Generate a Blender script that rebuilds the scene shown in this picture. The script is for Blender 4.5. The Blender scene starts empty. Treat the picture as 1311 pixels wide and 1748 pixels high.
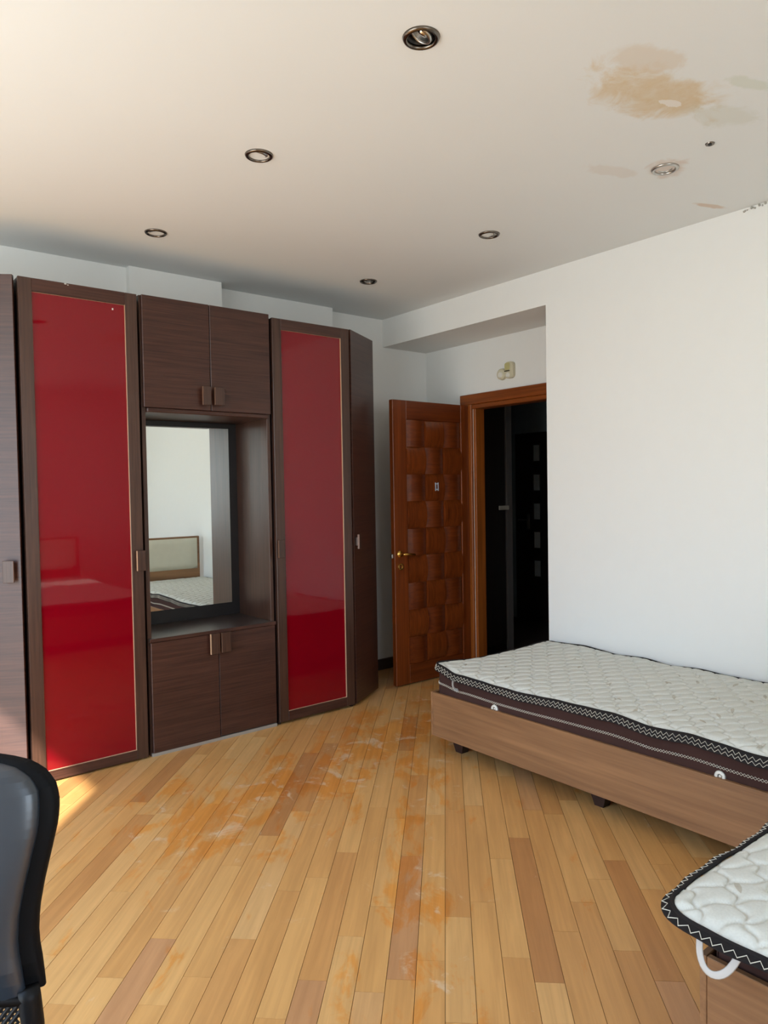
import bpy, bmesh, math, random
import numpy as np
from mathutils import Vector, Matrix

random.seed(7)
C = bpy.context.scene.collection
D = bpy.data
sc = bpy.context.scene
PI = math.pi
sin, cos, rad = math.sin, math.cos, math.radians

# ------------------------------------------------------------------ camera
F_PX, YAW, PITCH, ROLL, CAM_H = 1234.28, rad(51.0508), rad(1.7390), rad(0.9675), 1.41
fw = Vector((cos(YAW) * cos(PITCH), sin(YAW) * cos(PITCH), -sin(PITCH)))
rt = Vector((sin(YAW), -cos(YAW), 0.0))
dn = fw.cross(rt)
r2 = cos(ROLL) * rt + sin(ROLL) * dn
d2 = -sin(ROLL) * rt + cos(ROLL) * dn
cam = D.objects.new('camera', D.cameras.new('camera'))
C.objects.link(cam)
cam.matrix_world = Matrix(((r2.x, -d2.x, -fw.x, 0), (r2.y, -d2.y, -fw.y, 0), (r2.z, -d2.z, -fw.z, CAM_H), (0, 0, 0, 1)))
cam.data.sensor_fit = 'HORIZONTAL'
cam.data.sensor_width = 36.0
cam.data.lens = F_PX / 1311.0 * 36.0
cam.data.clip_start = 0.02
sc.camera = cam

# ------------------------------------------------------------------ world, sun, windows' daylight, exposure
w = D.worlds.new('daylight'); sc.world = w; w.use_nodes = True
bg = w.node_tree.nodes['Background']
# hazy sky: blue overhead, pale at the horizon, sunlit pale ground below it
W_STR = 10.5
_t = w.node_tree
_tc = _t.nodes.new('ShaderNodeTexCoord'); _sx = _t.nodes.new('ShaderNodeSeparateXYZ'); _mr = _t.nodes.new('ShaderNodeMapRange'); _cr = _t.nodes.new('ShaderNodeValToRGB')
_mr.inputs[1].default_value = -1.0; _mr.inputs[2].default_value = 1.0
_t.links.new(_tc.outputs['Generated'], _sx.inputs[0]); _t.links.new(_sx.outputs[2], _mr.inputs[0]); _t.links.new(_mr.outputs[0], _cr.inputs[0])
_e = _cr.color_ramp.elements
_e[0].position = 0.44; _e[0].color = (0.86, 0.88, 0.88, 1)
_e[1].position = 0.50; _e[1].color = (1.02, 1.06, 1.08, 1)
_n = _e.new(0.72); _n.color = (0.70, 0.98, 1.40, 1)
_n = _e.new(1.0); _n.color = (0.50, 0.82, 1.36, 1)
_t.links.new(_cr.outputs[0], bg.inputs['Color'])
bg.inputs['Strength'].default_value = W_STR
sun = D.objects.new('sun', D.lights.new('sun', 'SUN')); C.objects.link(sun)
sun.data.energy = 26.0
sun.data.angle = rad(1.0)
sun.data.color = (1.0, 0.97, 0.92)
SUN_DIR = Vector((1.0, 1.19, -1.17)).normalized()
sun.rotation_euler = SUN_DIR.to_track_quat('-Z', 'Y').to_euler()
sun.location = (-4, -4, 5)
WIN1 = (0.87, 3.10, 0.08, 2.635)        # on the left wall: y0 y1 z0 z1
WIN2 = (-0.6, 1.6, 0.85, 2.42)        # on the wall behind the camera: x0 x1 z0 z1
X_L, X_R, Y_F, Y_B = -1.1, 3.588, -2.2, 4.42
ZC = 2.737
X_A = 4.044
for nm, loc, size, rot in (
        ('window_daylight', (X_L - 0.12, (WIN1[0] + WIN1[1]) / 2, (WIN1[2] + WIN1[3]) / 2), (WIN1[1] - WIN1[0], WIN1[3] - WIN1[2]), (0, -PI / 2, 0)),
        ('window_daylight', ((WIN2[0] + WIN2[1]) / 2, Y_F - 0.10, (WIN2[2] + WIN2[3]) / 2), (WIN2[1] - WIN2[0], WIN2[3] - WIN2[2]), (PI / 2, 0, 0))):
    l = D.lights.new(nm, 'AREA'); l.shape = 'RECTANGLE'
    if 'window' in nm and rot[1]:
        l.size, l.size_y = size[1], size[0]
    else:
        l.size, l.size_y = size
    l.cycles.is_portal = True
    o = D.objects.new(nm, l); C.objects.link(o); o.location = loc; o.rotation_euler = rot
sc.view_settings.view_transform = 'Standard'
sc.view_settings.look = 'None'
sc.view_settings.gamma = 1.0
sc.view_settings.use_curve_mapping = False
sc.view_settings.exposure = -0.66


# ------------------------------------------------------------------ materials
def srgb(r, g, b):
    f = lambda c: (c / 255 / 12.92) if c / 255 <= 0.04045 else ((c / 255 + 0.055) / 1.055) ** 2.4
    return (f(r), f(g), f(b), 1.0)


class NT:
    def __init__(s, name, rough=0.5, metal=0.0, spec=0.5, coat=0.0):
        s.m = D.materials.new(name); s.m.use_nodes = True
        s.t = s.m.node_tree; s.n = s.t.nodes; s.l = s.t.links
        s.b = s.n['Principled BSDF']
        s.b.inputs['Roughness'].default_value = rough
        s.b.inputs['Metallic'].default_value = metal
        s.b.inputs['Specular IOR Level'].default_value = spec
        s.b.inputs['Coat Weight'].default_value = coat

    def node(s, typ, **kw):
        n = s.n.new(typ)
        for k, v in kw.items():
            setattr(n, k, v)
        return n

    def link(s, a, b):
        s.l.new(a, b)

    def val(s, inp, v):
        if hasattr(v, 'type') and hasattr(v, 'node'):
            s.l.new(v, inp)
        else:
            inp.default_value = v

    def math(s, op, a, b=0.0, c=None, clamp=False):
        n = s.node('ShaderNodeMath', operation=op); n.use_clamp = clamp
        s.val(n.inputs[0], a); s.val(n.inputs[1], b)
        if c is not None:
            s.val(n.inputs[2], c)
        return n.outputs[0]

    def mix(s, f, a, b, typ='MIX'):
        n = s.node('ShaderNodeMix', data_type='RGBA', blend_type=typ)
        s.val(n.inputs[0], f); s.val(n.inputs[6], a); s.val(n.inputs[7], b)
        return n.outputs[2]

    def coord(s, out='Object'):
        return s.node('ShaderNodeTexCoord').outputs[out]

    def pos(s):
        return s.node('ShaderNodeNewGeometry').outputs['Position']

    def mapping(s, vec, scale=(1, 1, 1), loc=(0, 0, 0), rot=(0, 0, 0)):
        n = s.node('ShaderNodeMapping'); s.link(vec, n.inputs['Vector'])
        n.inputs['Scale'].default_value = scale; n.inputs['Location'].default_value = loc; n.inputs['Rotation'].default_value = rot
        return n.outputs[0]

    def noise(s, vec, scale=5.0, detail=3.0, rough=0.5, dist=0.0):
        n = s.node('ShaderNodeTexNoise'); s.link(vec, n.inputs['Vector'])
        n.inputs['Scale'].default_value = scale; n.inputs['Detail'].default_value = detail
        n.inputs['Roughness'].default_value = rough; n.inputs['Distortion'].default_value = dist
        return n.outputs['Fac']

    def ramp(s, f, stops):
        n = s.node('ShaderNodeValToRGB'); s.link(f, n.inputs[0])
        e = n.color_ramp.elements
        while len(e) < len(stops):
            e.new(0.5)
        for i, (p, c) in enumerate(stops):
            e[i].position = p; e[i].color = c if len(c) == 4 else (*c, 1)
        return n.outputs[0]

    def smooth(s, v, a, b):
        n = s.node('ShaderNodeMapRange', interpolation_type='SMOOTHSTEP')
        s.val(n.inputs[0], v); n.inputs[1].default_value = a; n.inputs[2].default_value = b
        return n.outputs[0]

    def color(s, c):
        s.val(s.b.inputs['Base Color'], c)

    def bump(s, h, strength=0.2, dist=0.01):
        n = s.node('ShaderNodeBump'); n.inputs['Strength'].default_value = strength; n.inputs['Distance'].default_value = dist
        s.link(h, n.inputs['Height']); s.link(n.outputs[0], s.b.inputs['Normal'])


def plain(name, c, rough=0.5, metal=0.0, spec=0.5, coat=0.0, var=0.06):
    t = NT(name, rough, metal, spec, coat)
    n = t.noise(t.coord(), 14.0, 3.0)
    d = tuple(x * (1 - var) for x in c[:3]) + (1,)
    u = tuple(min(1, x * (1 + var)) for x in c[:3]) + (1,)
    t.color(t.mix(n, d, u))
    return t.m


def wood(name, dark, light, axis, rough=0.4, freq=70.0, along=2.0, bump=0.06, coat=0.0, rings=0.25, spec=0.5, seed=0.0, aniso=0.0):
    """grain running along `axis` (0 x, 1 y, 2 z, 'h' any horizontal direction)"""
    t = NT(name, rough, 0, spec, coat)
    if aniso:
        tv = t.node('ShaderNodeCombineXYZ'); tv.inputs[2].default_value = 1.0
        t.b.inputs['Anisotropic'].default_value = aniso
        t.link(tv.outputs[0], t.b.inputs['Tangent'])
    s3 = [freq, freq, freq]
    if axis == 'h':
        s3 = [along, along, freq]
    else:
        s3[axis] = along
    p = t.mapping(t.pos(), s3, (seed, seed * 1.7, seed * 0.3))
    n1 = t.noise(p, 1.0, 5.0, 0.65, 0.3)
    p2 = t.mapping(t.pos(), [k * 0.16 if k == freq else k * 0.5 for k in s3], (seed + 3, 0, 1))
    n2 = t.noise(p2, 1.0, 3.0, 0.5, 0.8)
    f = t.math('ADD', t.math('MULTIPLY', n1, 1 - rings), t.math('MULTIPLY', n2, rings))
    col = t.ramp(f, [(0.32, dark), (0.66, light)])
    t.color(col)
    if bump:
        t.bump(n1, bump, 0.004)
    return t.m


M = {}
M['wall'] = plain('wall_paint', srgb(231, 231, 228), 0.9, var=0.012)
M['soffit'] = M['wall']
M['brown_h'] = wood('dark_laminate_horizontal', srgb(46, 24, 19), srgb(78, 48, 38), 'h', 0.34, 130.0, 3.0, 0.10, spec=0.5, aniso=0.85)
M['brown_v'] = wood('dark_laminate_vertical', srgb(48, 29, 22), srgb(80, 54, 42), 2, 0.33, 110.0, 3.0, 0.08)
M['brown_dark'] = plain('dark_carcass', srgb(44, 30, 27), 0.45)
M['edge'] = plain('tan_edge_band', srgb(196, 160, 128), 0.35)
M['edge_dull'] = plain('dull_brown_edge_band', srgb(112, 82, 66), 0.35)
M['counter'] = plain('dark_counter_laminate', srgb(62, 50, 46), 0.28, spec=0.6)
M['black_panel'] = plain('black_back_panel', srgb(26, 22, 22), 0.4)
M['plinth'] = plain('grey_plinth', srgb(150, 140, 128), 0.5)


def red_glass():
    t = NT('red_lacquered_glass', 0.03, 0, 0.5, 0.0)
    n = t.noise(t.coord(), 3.0, 2.0)
    t.color(t.mix(n, (0.185, 0.001, 0.006, 1), (0.20, 0.001, 0.007, 1)))
    t.b.inputs['IOR'].default_value = 1.5
    return t.m


M['red'] = red_glass()
t = NT('mirror_silver', 0.0, 1.0)
t.color(t.mix(t.noise(t.coord(), 2.0), (0.84, 0.88, 0.85, 1), (0.86, 0.90, 0.87, 1)))
M['mirror'] = t.m
M['brass'] = plain('brass', srgb(214, 170, 90), 0.25, 1.0)
M['steel'] = plain('brushed_steel', srgb(190, 188, 184), 0.28, 1.0)
M['chrome_dark'] = plain('dark_nickel', srgb(120, 112, 104), 0.25, 1.0)
M['socket_black'] = plain('lamp_housing_black', srgb(28, 24, 22), 0.4)
M['door_v'] = wood('red_brown_door_wood_upright', srgb(84, 34, 8), srgb(128, 60, 20), 2, 0.30, 60.0, 1.6, 0.05, 0.15)
M['door_h'] = wood('red_brown_door_wood_level', srgb(78, 30, 8), srgb(118, 54, 18), 0, 0.30, 60.0, 1.6, 0.05, 0.15)
M['casing'] = wood('orange_brown_casing_wood', srgb(112, 54, 12), srgb(158, 86, 30), 2, 0.35, 60.0, 1.6, 0.04, 0.1)
M['casing_head'] = wood('orange_brown_casing_wood_level', srgb(104, 48, 12), srgb(150, 78, 28), 1, 0.35, 60.0, 1.6, 0.04, 0.1)
M['oak'] = wood('oak_laminate', srgb(108, 75, 49), srgb(160, 117, 79), 1, 0.45, 46.0, 1.3, 0.05, 0.0, 0.55)
M['oak_dark'] = wood('oak_laminate_shaded_board', srgb(104, 76, 54), srgb(144, 108, 80), 1, 0.45, 46.0, 1.3, 0.05, 0.0, 0.55, seed=9)
M['oak_x'] = wood('oak_laminate_across', srgb(108, 75, 49), srgb(160, 117, 79), 0, 0.45, 46.0, 1.3, 0.05, 0.0, 0.55)
M['foot'] = plain('dark_plastic_foot', srgb(46, 26, 22), 0.5)
M['cream_pad'] = plain('cream_headboard_leatherette', srgb(214, 210, 190), 0.5)
M['brown_fabric'] = plain('brown_border_fabric', srgb(66, 46, 42), 0.95, spec=0.1, var=0.15)
M['black_tape'] = plain('black_binding_tape', srgb(34, 30, 30), 0.8, spec=0.2)
M['stitch'] = plain('ivory_thread', srgb(206, 200, 184), 0.8)
M['white_strap'] = plain('white_webbing', srgb(196, 192, 186), 0.7)
M['white_plastic'] = plain('white_plastic', srgb(225, 222, 212), 0.4)
M['ivory_plastic'] = plain('ivory_plastic', srgb(208, 200, 172), 0.45)
M['yellow_plastic'] = plain('yellowed_plastic', srgb(190, 182, 128), 0.45)
M['slot'] = plain('dark_slot', srgb(60, 52, 30), 0.7)
M['skirting'] = plain('dark_skirting', srgb(70, 58, 52), 0.5)
M['leather'] = plain('black_leatherette', srgb(38, 46, 56), 0.34, spec=0.9)
M['shell'] = plain('matt_black_shell', srgb(14, 14, 16), 0.6, spec=0.12)
M['black_plastic'] = plain('black_plastic', srgb(14, 14, 16), 0.5, spec=0.2)
M['chair_mesh'] = plain('black_mesh_strands', srgb(24, 23, 24), 0.7)
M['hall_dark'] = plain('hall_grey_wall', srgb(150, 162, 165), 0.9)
M['hall_brown'] = wood('hall_dark_veneer', srgb(30, 18, 14), srgb(46, 28, 22), 2, 0.4, 60.0, 2.0, 0.03)
M['hall_edge'] = plain('hall_grey_edge', srgb(120, 114, 112), 0.5)
M['frosted'] = plain('frosted_pane', srgb(190, 196, 198), 0.3)
M['sticker'] = plain('pale_blue_print', srgb(176, 186, 196), 0.5)
M['chip'] = plain('chipped_white_spot', srgb(220, 214, 205), 0.8)
M['window_white'] = plain('white_window_profile', srgb(232, 232, 230), 0.4)
t = NT('clear_glazing', 0.0)
tr = t.node('ShaderNodeBsdfTransparent'); tr.inputs[0].default_value = (0.95, 0.97, 0.97, 1)
gl = t.node('ShaderNodeBsdfGlossy'); gl.inputs['Roughness'].default_value = 0.0
mx = t.node('ShaderNodeMixShader'); mx.inputs[0].default_value = 0.05
t.link(tr.outputs[0], mx.inputs[1]); t.link(gl.outputs[0], mx.inputs[2])
t.link(mx.outputs[0], t.n['Material Output'].inputs['Surface'])
M['glazing'] = t.m


def bulb_glass():
    t = NT('lamp_reflector', 0.12, 1.0)
    t.color(t.mix(t.noise(t.coord(), 60.0), (0.55, 0.55, 0.54, 1), (0.9, 0.9, 0.88, 1)))
    return t.m


M['reflector'] = bulb_glass()


def floor_wood():
    t = NT('varnished_oak_strip', 0.32, 0, 0.45, 0.0)
    a = t.node('ShaderNodeAttribute', attribute_name='tone')
    r1 = a.outputs['Fac']
    ANG = rad(46.2)
    P = t.pos()
    pr = t.mapping(P, (1, 1, 1), (0, 0, 0), (0, 0, -ANG))
    off = t.node('ShaderNodeCombineXYZ'); t.val(off.inputs[0], t.math('MULTIPLY', r1, 37.0)); t.val(off.inputs[1], t.math('MULTIPLY', r1, 91.0))
    ad = t.node('ShaderNodeVectorMath', operation='ADD'); t.link(pr, ad.inputs[0]); t.link(off.outputs[0], ad.inputs[1])
    g = t.noise(t.mapping(ad.outputs[0], (2.2, 48, 10)), 1.0, 5.0, 0.6, 0.6)
    g2 = t.noise(t.mapping(ad.outputs[0], (1.6, 11, 4)), 1.0, 2.0, 0.5, 1.2)
    base = t.ramp(r1, [(0.0, srgb(186, 130, 78)), (0.30, srgb(206, 151, 90)), (0.62, srgb(213, 160, 97)), (0.86, srgb(219, 172, 112)), (1.0, srgb(194, 142, 96))])
    gr = t.ramp(g, [(0.30, (0.90, 0.88, 0.86)), (0.62, (1.05, 1.05, 1.05))])
    c = t.mix(1.0, base, gr, 'MULTIPLY')
    gr2 = t.ramp(g2, [(0.3, (0.93, 0.91, 0.89)), (0.7, (1.06, 1.06, 1.05))])
    c = t.mix(1.0, c, gr2, 'MULTIPLY')
    # varnish left in patches along the walkway: deeper orange; worn grey-white scuffs
    sx = t.node('ShaderNodeSeparateXYZ'); t.link(P, sx.inputs[0])
    # distance from the walkway line (1.2,2.85) -> (3.1,3.35)
    d = t.math('SUBTRACT', sx.outputs[1], t.math('MULTIPLY_ADD', sx.outputs[0], 0.22, 2.60))
    band = t.math('SUBTRACT', 1.0, t.math('DIVIDE', t.math('ABSOLUTE', d), 0.70), clamp=True)
    band2 = t.math('MULTIPLY', band, t.smooth(sx.outputs[0], 0.7, 1.3))
    pn = t.math('MULTIPLY_ADD', r1, 0.06, t.noise(t.mapping(pr, (0.75, 1.7, 1)), 4.6, 6.0, 0.66, 0.5))
    sv = t.node('ShaderNodeSeparateXYZ'); t.link(pr, sv.inputs[0])
    trail = t.math('SUBTRACT', 1.0, t.math('DIVIDE', t.math('ABSOLUTE', t.math('ADD', sv.outputs[1], -0.12)), 0.26), clamp=True)
    band2 = t.math('MAXIMUM', band2, t.math('MULTIPLY', trail, 0.62))
    wear = t.smooth(t.math('MULTIPLY_ADD', band2, 0.23, pn), 0.645, 0.76)
    c = t.mix(t.math('MULTIPLY', wear, 0.85), c, t.mix(1.0, c, (1.02, 0.74, 0.36, 1), 'MULTIPLY'))
    pn2 = t.noise(t.mapping(P, (1, 1, 1), (5, 3, 0)), 7.0, 6.0, 0.7, 0.5)
    scuff = t.smooth(t.math('MULTIPLY_ADD', band2, 0.12, pn2), 0.64, 0.76)
    c = t.mix(t.math('MULTIPLY', scuff, 0.5), c, srgb(224, 204, 172))
    t.color(c)
    ro = t.math('MULTIPLY_ADD', pn2, 0.25, 0.26)
    t.val(t.b.inputs['Roughness'], ro)
    t.bump(g, 0.05, 0.002)
    return t.m


M['floor'] = floor_wood()
M['subfloor'] = plain('subfloor_dark', srgb(86, 56, 30), 0.9)


def ceiling_paint():
    t = NT('ceiling_paint', 0.85, 0, 0.3)
    P = t.pos()
    s = t.node('ShaderNodeSeparateXYZ'); t.link(P, s.inputs[0])
    base = t.mix(t.noise(P, 1.6, 2.0), srgb(227, 229, 228), srgb(231, 233, 232))

    def ell(cx, cy, ux, uy, a, b):
        dx = t.math('SUBTRACT', s.outputs[0], cx); dy = t.math('SUBTRACT', s.outputs[1], cy)
        p = t.math('DIVIDE', t.math('ADD', t.math('MULTIPLY', dx, ux), t.math('MULTIPLY', dy, uy)), a)
        q = t.math('DIVIDE', t.math('ADD', t.math('MULTIPLY', dx, -uy), t.math('MULTIPLY', dy, ux)), b)
        return t.math('SQRT', t.math('ADD', t.math('MULTIPLY', p, p), t.math('MULTIPLY', q, q)))
    n = t.noise(P, 9.0, 5.0, 0.62, 0.5)
    n2 = t.noise(t.mapping(P, (1, 1, 1), (2, 7, 0)), 22.0, 4.0, 0.6)
    # brown water stain
    e = ell(2.31, 1.345, 0.955, -0.296, 0.30, 0.135)
    f = t.math('SUBTRACT', 1.0, t.math('MULTIPLY_ADD', t.math('SUBTRACT', n, 0.5), 2.0, e))
    m = t.smooth(f, -0.15, 0.55)
    c = t.mix(t.math('MULTIPLY', m, t.math('MULTIPLY_ADD', n2, 0.7, 0.40)), base, srgb(212, 188, 148))
    # flaked white patch within
    e2 = ell(2.40, 1.345, 0.955, -0.296, 0.058, 0.020)
    m2 = t.smooth(t.math('SUBTRACT', 1.0, t.math('MULTIPLY_ADD', t.math('SUBTRACT', n2, 0.5), 1.6, e2)), 0.0, 0.15)
    c = t.mix(m2, c, srgb(232, 226, 218))
    # faint stains about the far downlight, beside the wall and beyond the main stain
    for (cx, cy, a, b, k, col) in ((2.868, 1.635, 0.105, 0.085, 0.45, (206, 178, 158)), (3.42, 1.72, 0.10, 0.022, 0.55, (206, 172, 140)),
                                   (2.62, 1.28, 0.16, 0.07, 0.25, (196, 196, 172)), (2.50, 1.12, 0.10, 0.03, 0.3, (190, 200, 172)), (2.72, 1.78, 0.14, 0.05, 0.22, (208, 184, 160)), (2.10, 1.25, 0.15, 0.07, 0.4, (212, 190, 160))):
        ee = ell(cx, cy, 0.955, -0.296, a, b)
        mm = t.smooth(t.math('SUBTRACT', 1.0, t.math('MULTIPLY_ADD', t.math('SUBTRACT', n, 0.5), 1.8, ee)), -0.1, 0.35)
        c = t.mix(t.math('MULTIPLY', mm, k), c, srgb(*col))
    t.color(c)
    t.bump(t.math('MULTIPLY', n2, m), 0.25, 0.004)
    return t.m


M['ceiling'] = ceiling_paint()


def mattress_top():
    t = NT('quilted_ivory_ticking', 0.9, 0, 0.15)
    P = t.coord('Object')
    v = t.node('ShaderNodeTexVoronoi', feature='F1'); t.link(P, v.inputs['Vector']); v.inputs['Scale'].default_value = 7.0
    v.voronoi_dimensions = '2D'
    dv = t.node('ShaderNodeVectorMath', operation='SUBTRACT'); t.link(P, dv.inputs[0]); t.link(v.outputs['Position'], dv.inputs[1])
    s = t.node('ShaderNodeSeparateXYZ'); t.link(dv.outputs[0], s.inputs[0])
    sc_ = t.node('ShaderNodeSeparateColor'); t.link(v.outputs['Color'], sc_.inputs[0])
    an = t.math('MULTIPLY_ADD', sc_.outputs[0], 1.6, -0.3)
    ca, sa = t.math('COSINE', an), t.math('SINE', an)
    p = t.math('DIVIDE', t.math('ADD', t.math('MULTIPLY', s.outputs[0], ca), t.math('MULTIPLY', s.outputs[1], sa)), 0.030)
    q = t.math('DIVIDE', t.math('SUBTRACT', t.math('MULTIPLY', s.outputs[1], ca), t.math('MULTIPLY', s.outputs[0], sa)), 0.008)
    r = t.math('ADD', t.math('MULTIPLY', p, p), t.math('ABSOLUTE', q))
    m = t.math('SUBTRACT', 1.0, t.smooth(r, 0.80, 1.0))
    m = t.math('MULTIPLY', m, t.math('GREATER_THAN', sc_.outputs[1], 0.62))
    m = t.math('MULTIPLY', m, t.math('MULTIPLY_ADD', t.noise(P, 60.0, 2.0), 0.6, 0.15))
    n = t.noise(P, 180.0, 2.0, 0.5)
    base = t.mix(n, srgb(202, 200, 190), srgb(222, 221, 212))
    t.color(t.mix(m, base, srgb(150, 130, 100)))
    t.bump(n, 0.12, 0.002)
    return t.m


M['ticking'] = mattress_top()


# ------------------------------------------------------------------ mesh helpers
class B:
    def __init__(s):
        s.v = []; s.f = []

    def box(s, x0, x1, y0, y1, z0, z1, T=None):
        n = len(s.v)
        P = [(x0, y0, z0), (x1, y0, z0), (x1, y1, z0), (x0, y1, z0), (x0, y0, z1), (x1, y0, z1), (x1, y1, z1), (x0, y1, z1)]
        s.v += [tuple(T @ Vector(p)) if T else p for p in P]
        s.f += [tuple(n + i for i in q) for q in ((0, 3, 2, 1), (4, 5, 6, 7), (0, 1, 5, 4), (1, 2, 6, 5), (2, 3, 7, 6), (3, 0, 4, 7))]
        return s

    def prism(s, poly, z0, z1, T=None):
        """polygon (x,y) counter-clockwise raised from z0 to z1"""
        n = len(s.v); k = len(poly)
        P = [(x, y, z0) for x, y in poly] + [(x, y, z1) for x, y in poly]
        s.v += [tuple(T @ Vector(p)) if T else p for p in P]
        s.f.append(tuple(n + i for i in range(k))[::-1]); s.f.append(tuple(n + k + i for i in range(k)))
        for i in range(k):
            j = (i + 1) % k
            s.f.append((n + i, n + j, n + k + j, n + k + i))
        return s

    def lathe(s, prof, seg=24, T=None, close=False):
        """profile [(r,z)] turned about z"""
        n = len(s.v); k = len(prof)
        for i in range(seg):
            a = 2 * PI * i / seg
            for r, z in prof:
                p = Vector((r * cos(a), r * sin(a), z)); s.v.append(tuple(T @ p) if T else tuple(p))
        for i in range(seg):
            j = (i + 1) % seg
            for q in range(k - 1 if not close else k):
                q2 = (q + 1) % k
                s.f.append((n + i * k + q, n + j * k + q, n + j * k + q2, n + i * k + q2))
        if not close:
            for q, rev in ((0, True), (k - 1, False)):
                if prof[q][0] > 1e-6:
                    c = tuple(n + i * k + q for i in range(seg)); s.f.append(c[::-1] if rev else c)
        return s

    def tube(s, pts, r, seg=8, closed=False, squash=None):
        pts = [Vector(p) for p in pts]; n0 = len(s.v); k = len(pts)
        up = None
        for i, p in enumerate(pts):
            a = pts[(i - 1) % k] if (closed or i > 0) else p
            b = pts[(i + 1) % k] if (closed or i < k - 1) else p
            d = (b - a).normalized()
            if up is None:
                up = Vector((0, 0, 1)) if abs(d.z) < 0.9 else Vector((0, 1, 0))
            u = (up - d * up.dot(d)).normalized(); v = d.cross(u); up = u
            rr = r[i] if isinstance(r, (list, tuple)) else r
            for j in range(seg):
                t_ = 2 * PI * j / seg
                ku, kv = (1, 1) if not squash else squash
                s.v.append(tuple(p + u * (rr * ku * cos(t_)) + v * (rr * kv * sin(t_))))
        for i in range(k if closed else k - 1):
            i2 = (i + 1) % k
            for j in range(seg):
                j2 = (j + 1) % seg
                s.f.append((n0 + i * seg + j, n0 + i * seg + j2, n0 + i2 * seg + j2, n0 + i2 * seg + j))
        if not closed:
            s.f.append(tuple(n0 + j for j in range(seg))[::-1]); s.f.append(tuple(n0 + (k - 1) * seg + j for j in range(seg)))
        return s

    def strip(s, a, b, closed=False):
        """quad strip between two equally long rails"""
        n = len(s.v); k = len(a); s.v += [tuple(p) for p in a] + [tuple(p) for p in b]
        for i in range(k if closed else k - 1):
            j = (i + 1) % k
            s.f.append((n + i, n + j, n + k + j, n + k + i))
        return s

    def grid(s, P):
        n = len(s.v); R = len(P); Q = len(P[0])
        for row in P:
            s.v += [tuple(p) for p in row]
        for i in range(R - 1):
            for j in range(Q - 1):
                a = n + i * Q + j
                s.f.append((a, a + 1, a + Q + 1, a + Q))
        return s


ORI = {}


def setp(o, label=None, cat=None, group=None, kind=None):
    if label: o['label'] = label
    if cat: o['category'] = cat
    if group: o['group'] = group
    if kind: o['kind'] = kind
    return o


def thing(name, label, cat, loc=(0, 0, 0), group=None, kind=None):
    o = D.objects.new(name, None); o.empty_display_size = 0.1; C.objects.link(o); o.location = loc
    ORI[o.name] = Vector(loc)
    return setp(o, label, cat, group, kind)


def obj(name, b, mat, parent=None, bevel=0.0, smooth=False, label=None, cat=None, group=None, kind=None, seg=1, origin=None, recalc=False, autosm=None):
    me = D.meshes.new(name)
    V = np.array(b.v, dtype=float)
    if origin is None:
        lo, hi = V.min(0), V.max(0)
        origin = Vector(((lo[0] + hi[0]) / 2, (lo[1] + hi[1]) / 2, lo[2]))
    origin = Vector(origin)
    me.from_pydata((V - np.array(origin)).tolist(), [], b.f)
    if bevel or recalc:
        bm = bmesh.new(); bm.from_mesh(me)
        if recalc:
            bmesh.ops.recalc_face_normals(bm, faces=bm.faces)
        if bevel:
            ed = [e for e in bm.edges if len(e.link_faces) == 2 and e.calc_face_angle(0) > 0.5]
            bmesh.ops.bevel(bm, geom=ed, offset=bevel, segments=seg, affect='EDGES', profile=0.6, clamp_overlap=True)
        bm.to_mesh(me); bm.free()
    me.materials.append(mat)
    if smooth:
        me.polygons.foreach_set('use_smooth', [True] * len(me.polygons))
        if autosm:
            me.set_sharp_from_angle(angle=autosm)
    o = D.objects.new(name, me); C.objects.link(o)
    if parent:
        o.parent = parent; o.location = origin - ORI[parent.name]
    else:
        o.location = origin
    ORI[o.name] = origin
    return setp(o, label, cat, group, kind)


def rotz(a, at=(0, 0, 0)):
    return Matrix.Translation(at) @ Matrix.Rotation(a, 4, 'Z')


# ------------------------------------------------------------------ room shell
def S(name, b, m, label, cat, **k):
    return obj(name, b, m, None, label=label, cat=cat, kind='structure', **k)


ALC_Y = 2.832
SOF_Z = 2.525
WT = 0.14
X_H = X_A + 0.10                      # hall side of the door wall
DO_Y0, DO_Y1, DO_Z = 3.06, 3.895, 2.045
HX1, HY0, HY1 = 6.05, 2.0, 5.7

# floor base slab under the boards (room and hall)
fl = thing('floor', 'varnished oak strip floor laid diagonally, worn orange along the wardrobe', 'floor', (1.2, 1.1, 0), kind='structure')
obj('subfloor', B().box(X_L - 0.3, HX1, Y_F - 0.3, HY1, -0.06, -0.012), M['subfloor'], fl)

# floor boards: rows run at 46.2 degrees
ANG = rad(46.2); BW = 0.0848; V0 = -0.0195
UX, UY = cos(ANG), sin(ANG)


def uv2xy(u, v):
    return (u * UX + v * UY, u * UY - v * UX)


JOINTS = [(-13, 2.589), (-14, 2.436), (-7, 2.473), (-9, 2.874), (-8, 2.195), (-11, 2.182), (-12, 1.993), (-9, 2.011), (-5, 2.017), (-4, 2.228), (-2, 2.74), (-1, 2.125),
          (-6, 1.861), (-5, 1.35), (-13, 1.878), (-3, 2.395), (-10, 1.89), (-3, 1.978), (-8, 3.104), (-6, 3.311), (0, 2.351), (-1, 1.55), (2, 2.736), (3, 2.906),
          (6, 2.608), (5, 2.459), (4, 2.291), (3, 2.048), (7, 2.074), (1, 2.44), (0, 3.146), (4, 3.163)]
jd = {}
for r_, u_ in JOINTS:
    jd.setdefault(r_, []).append(u_)
U_LO, U_HI = -2.6, 7.4


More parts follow.
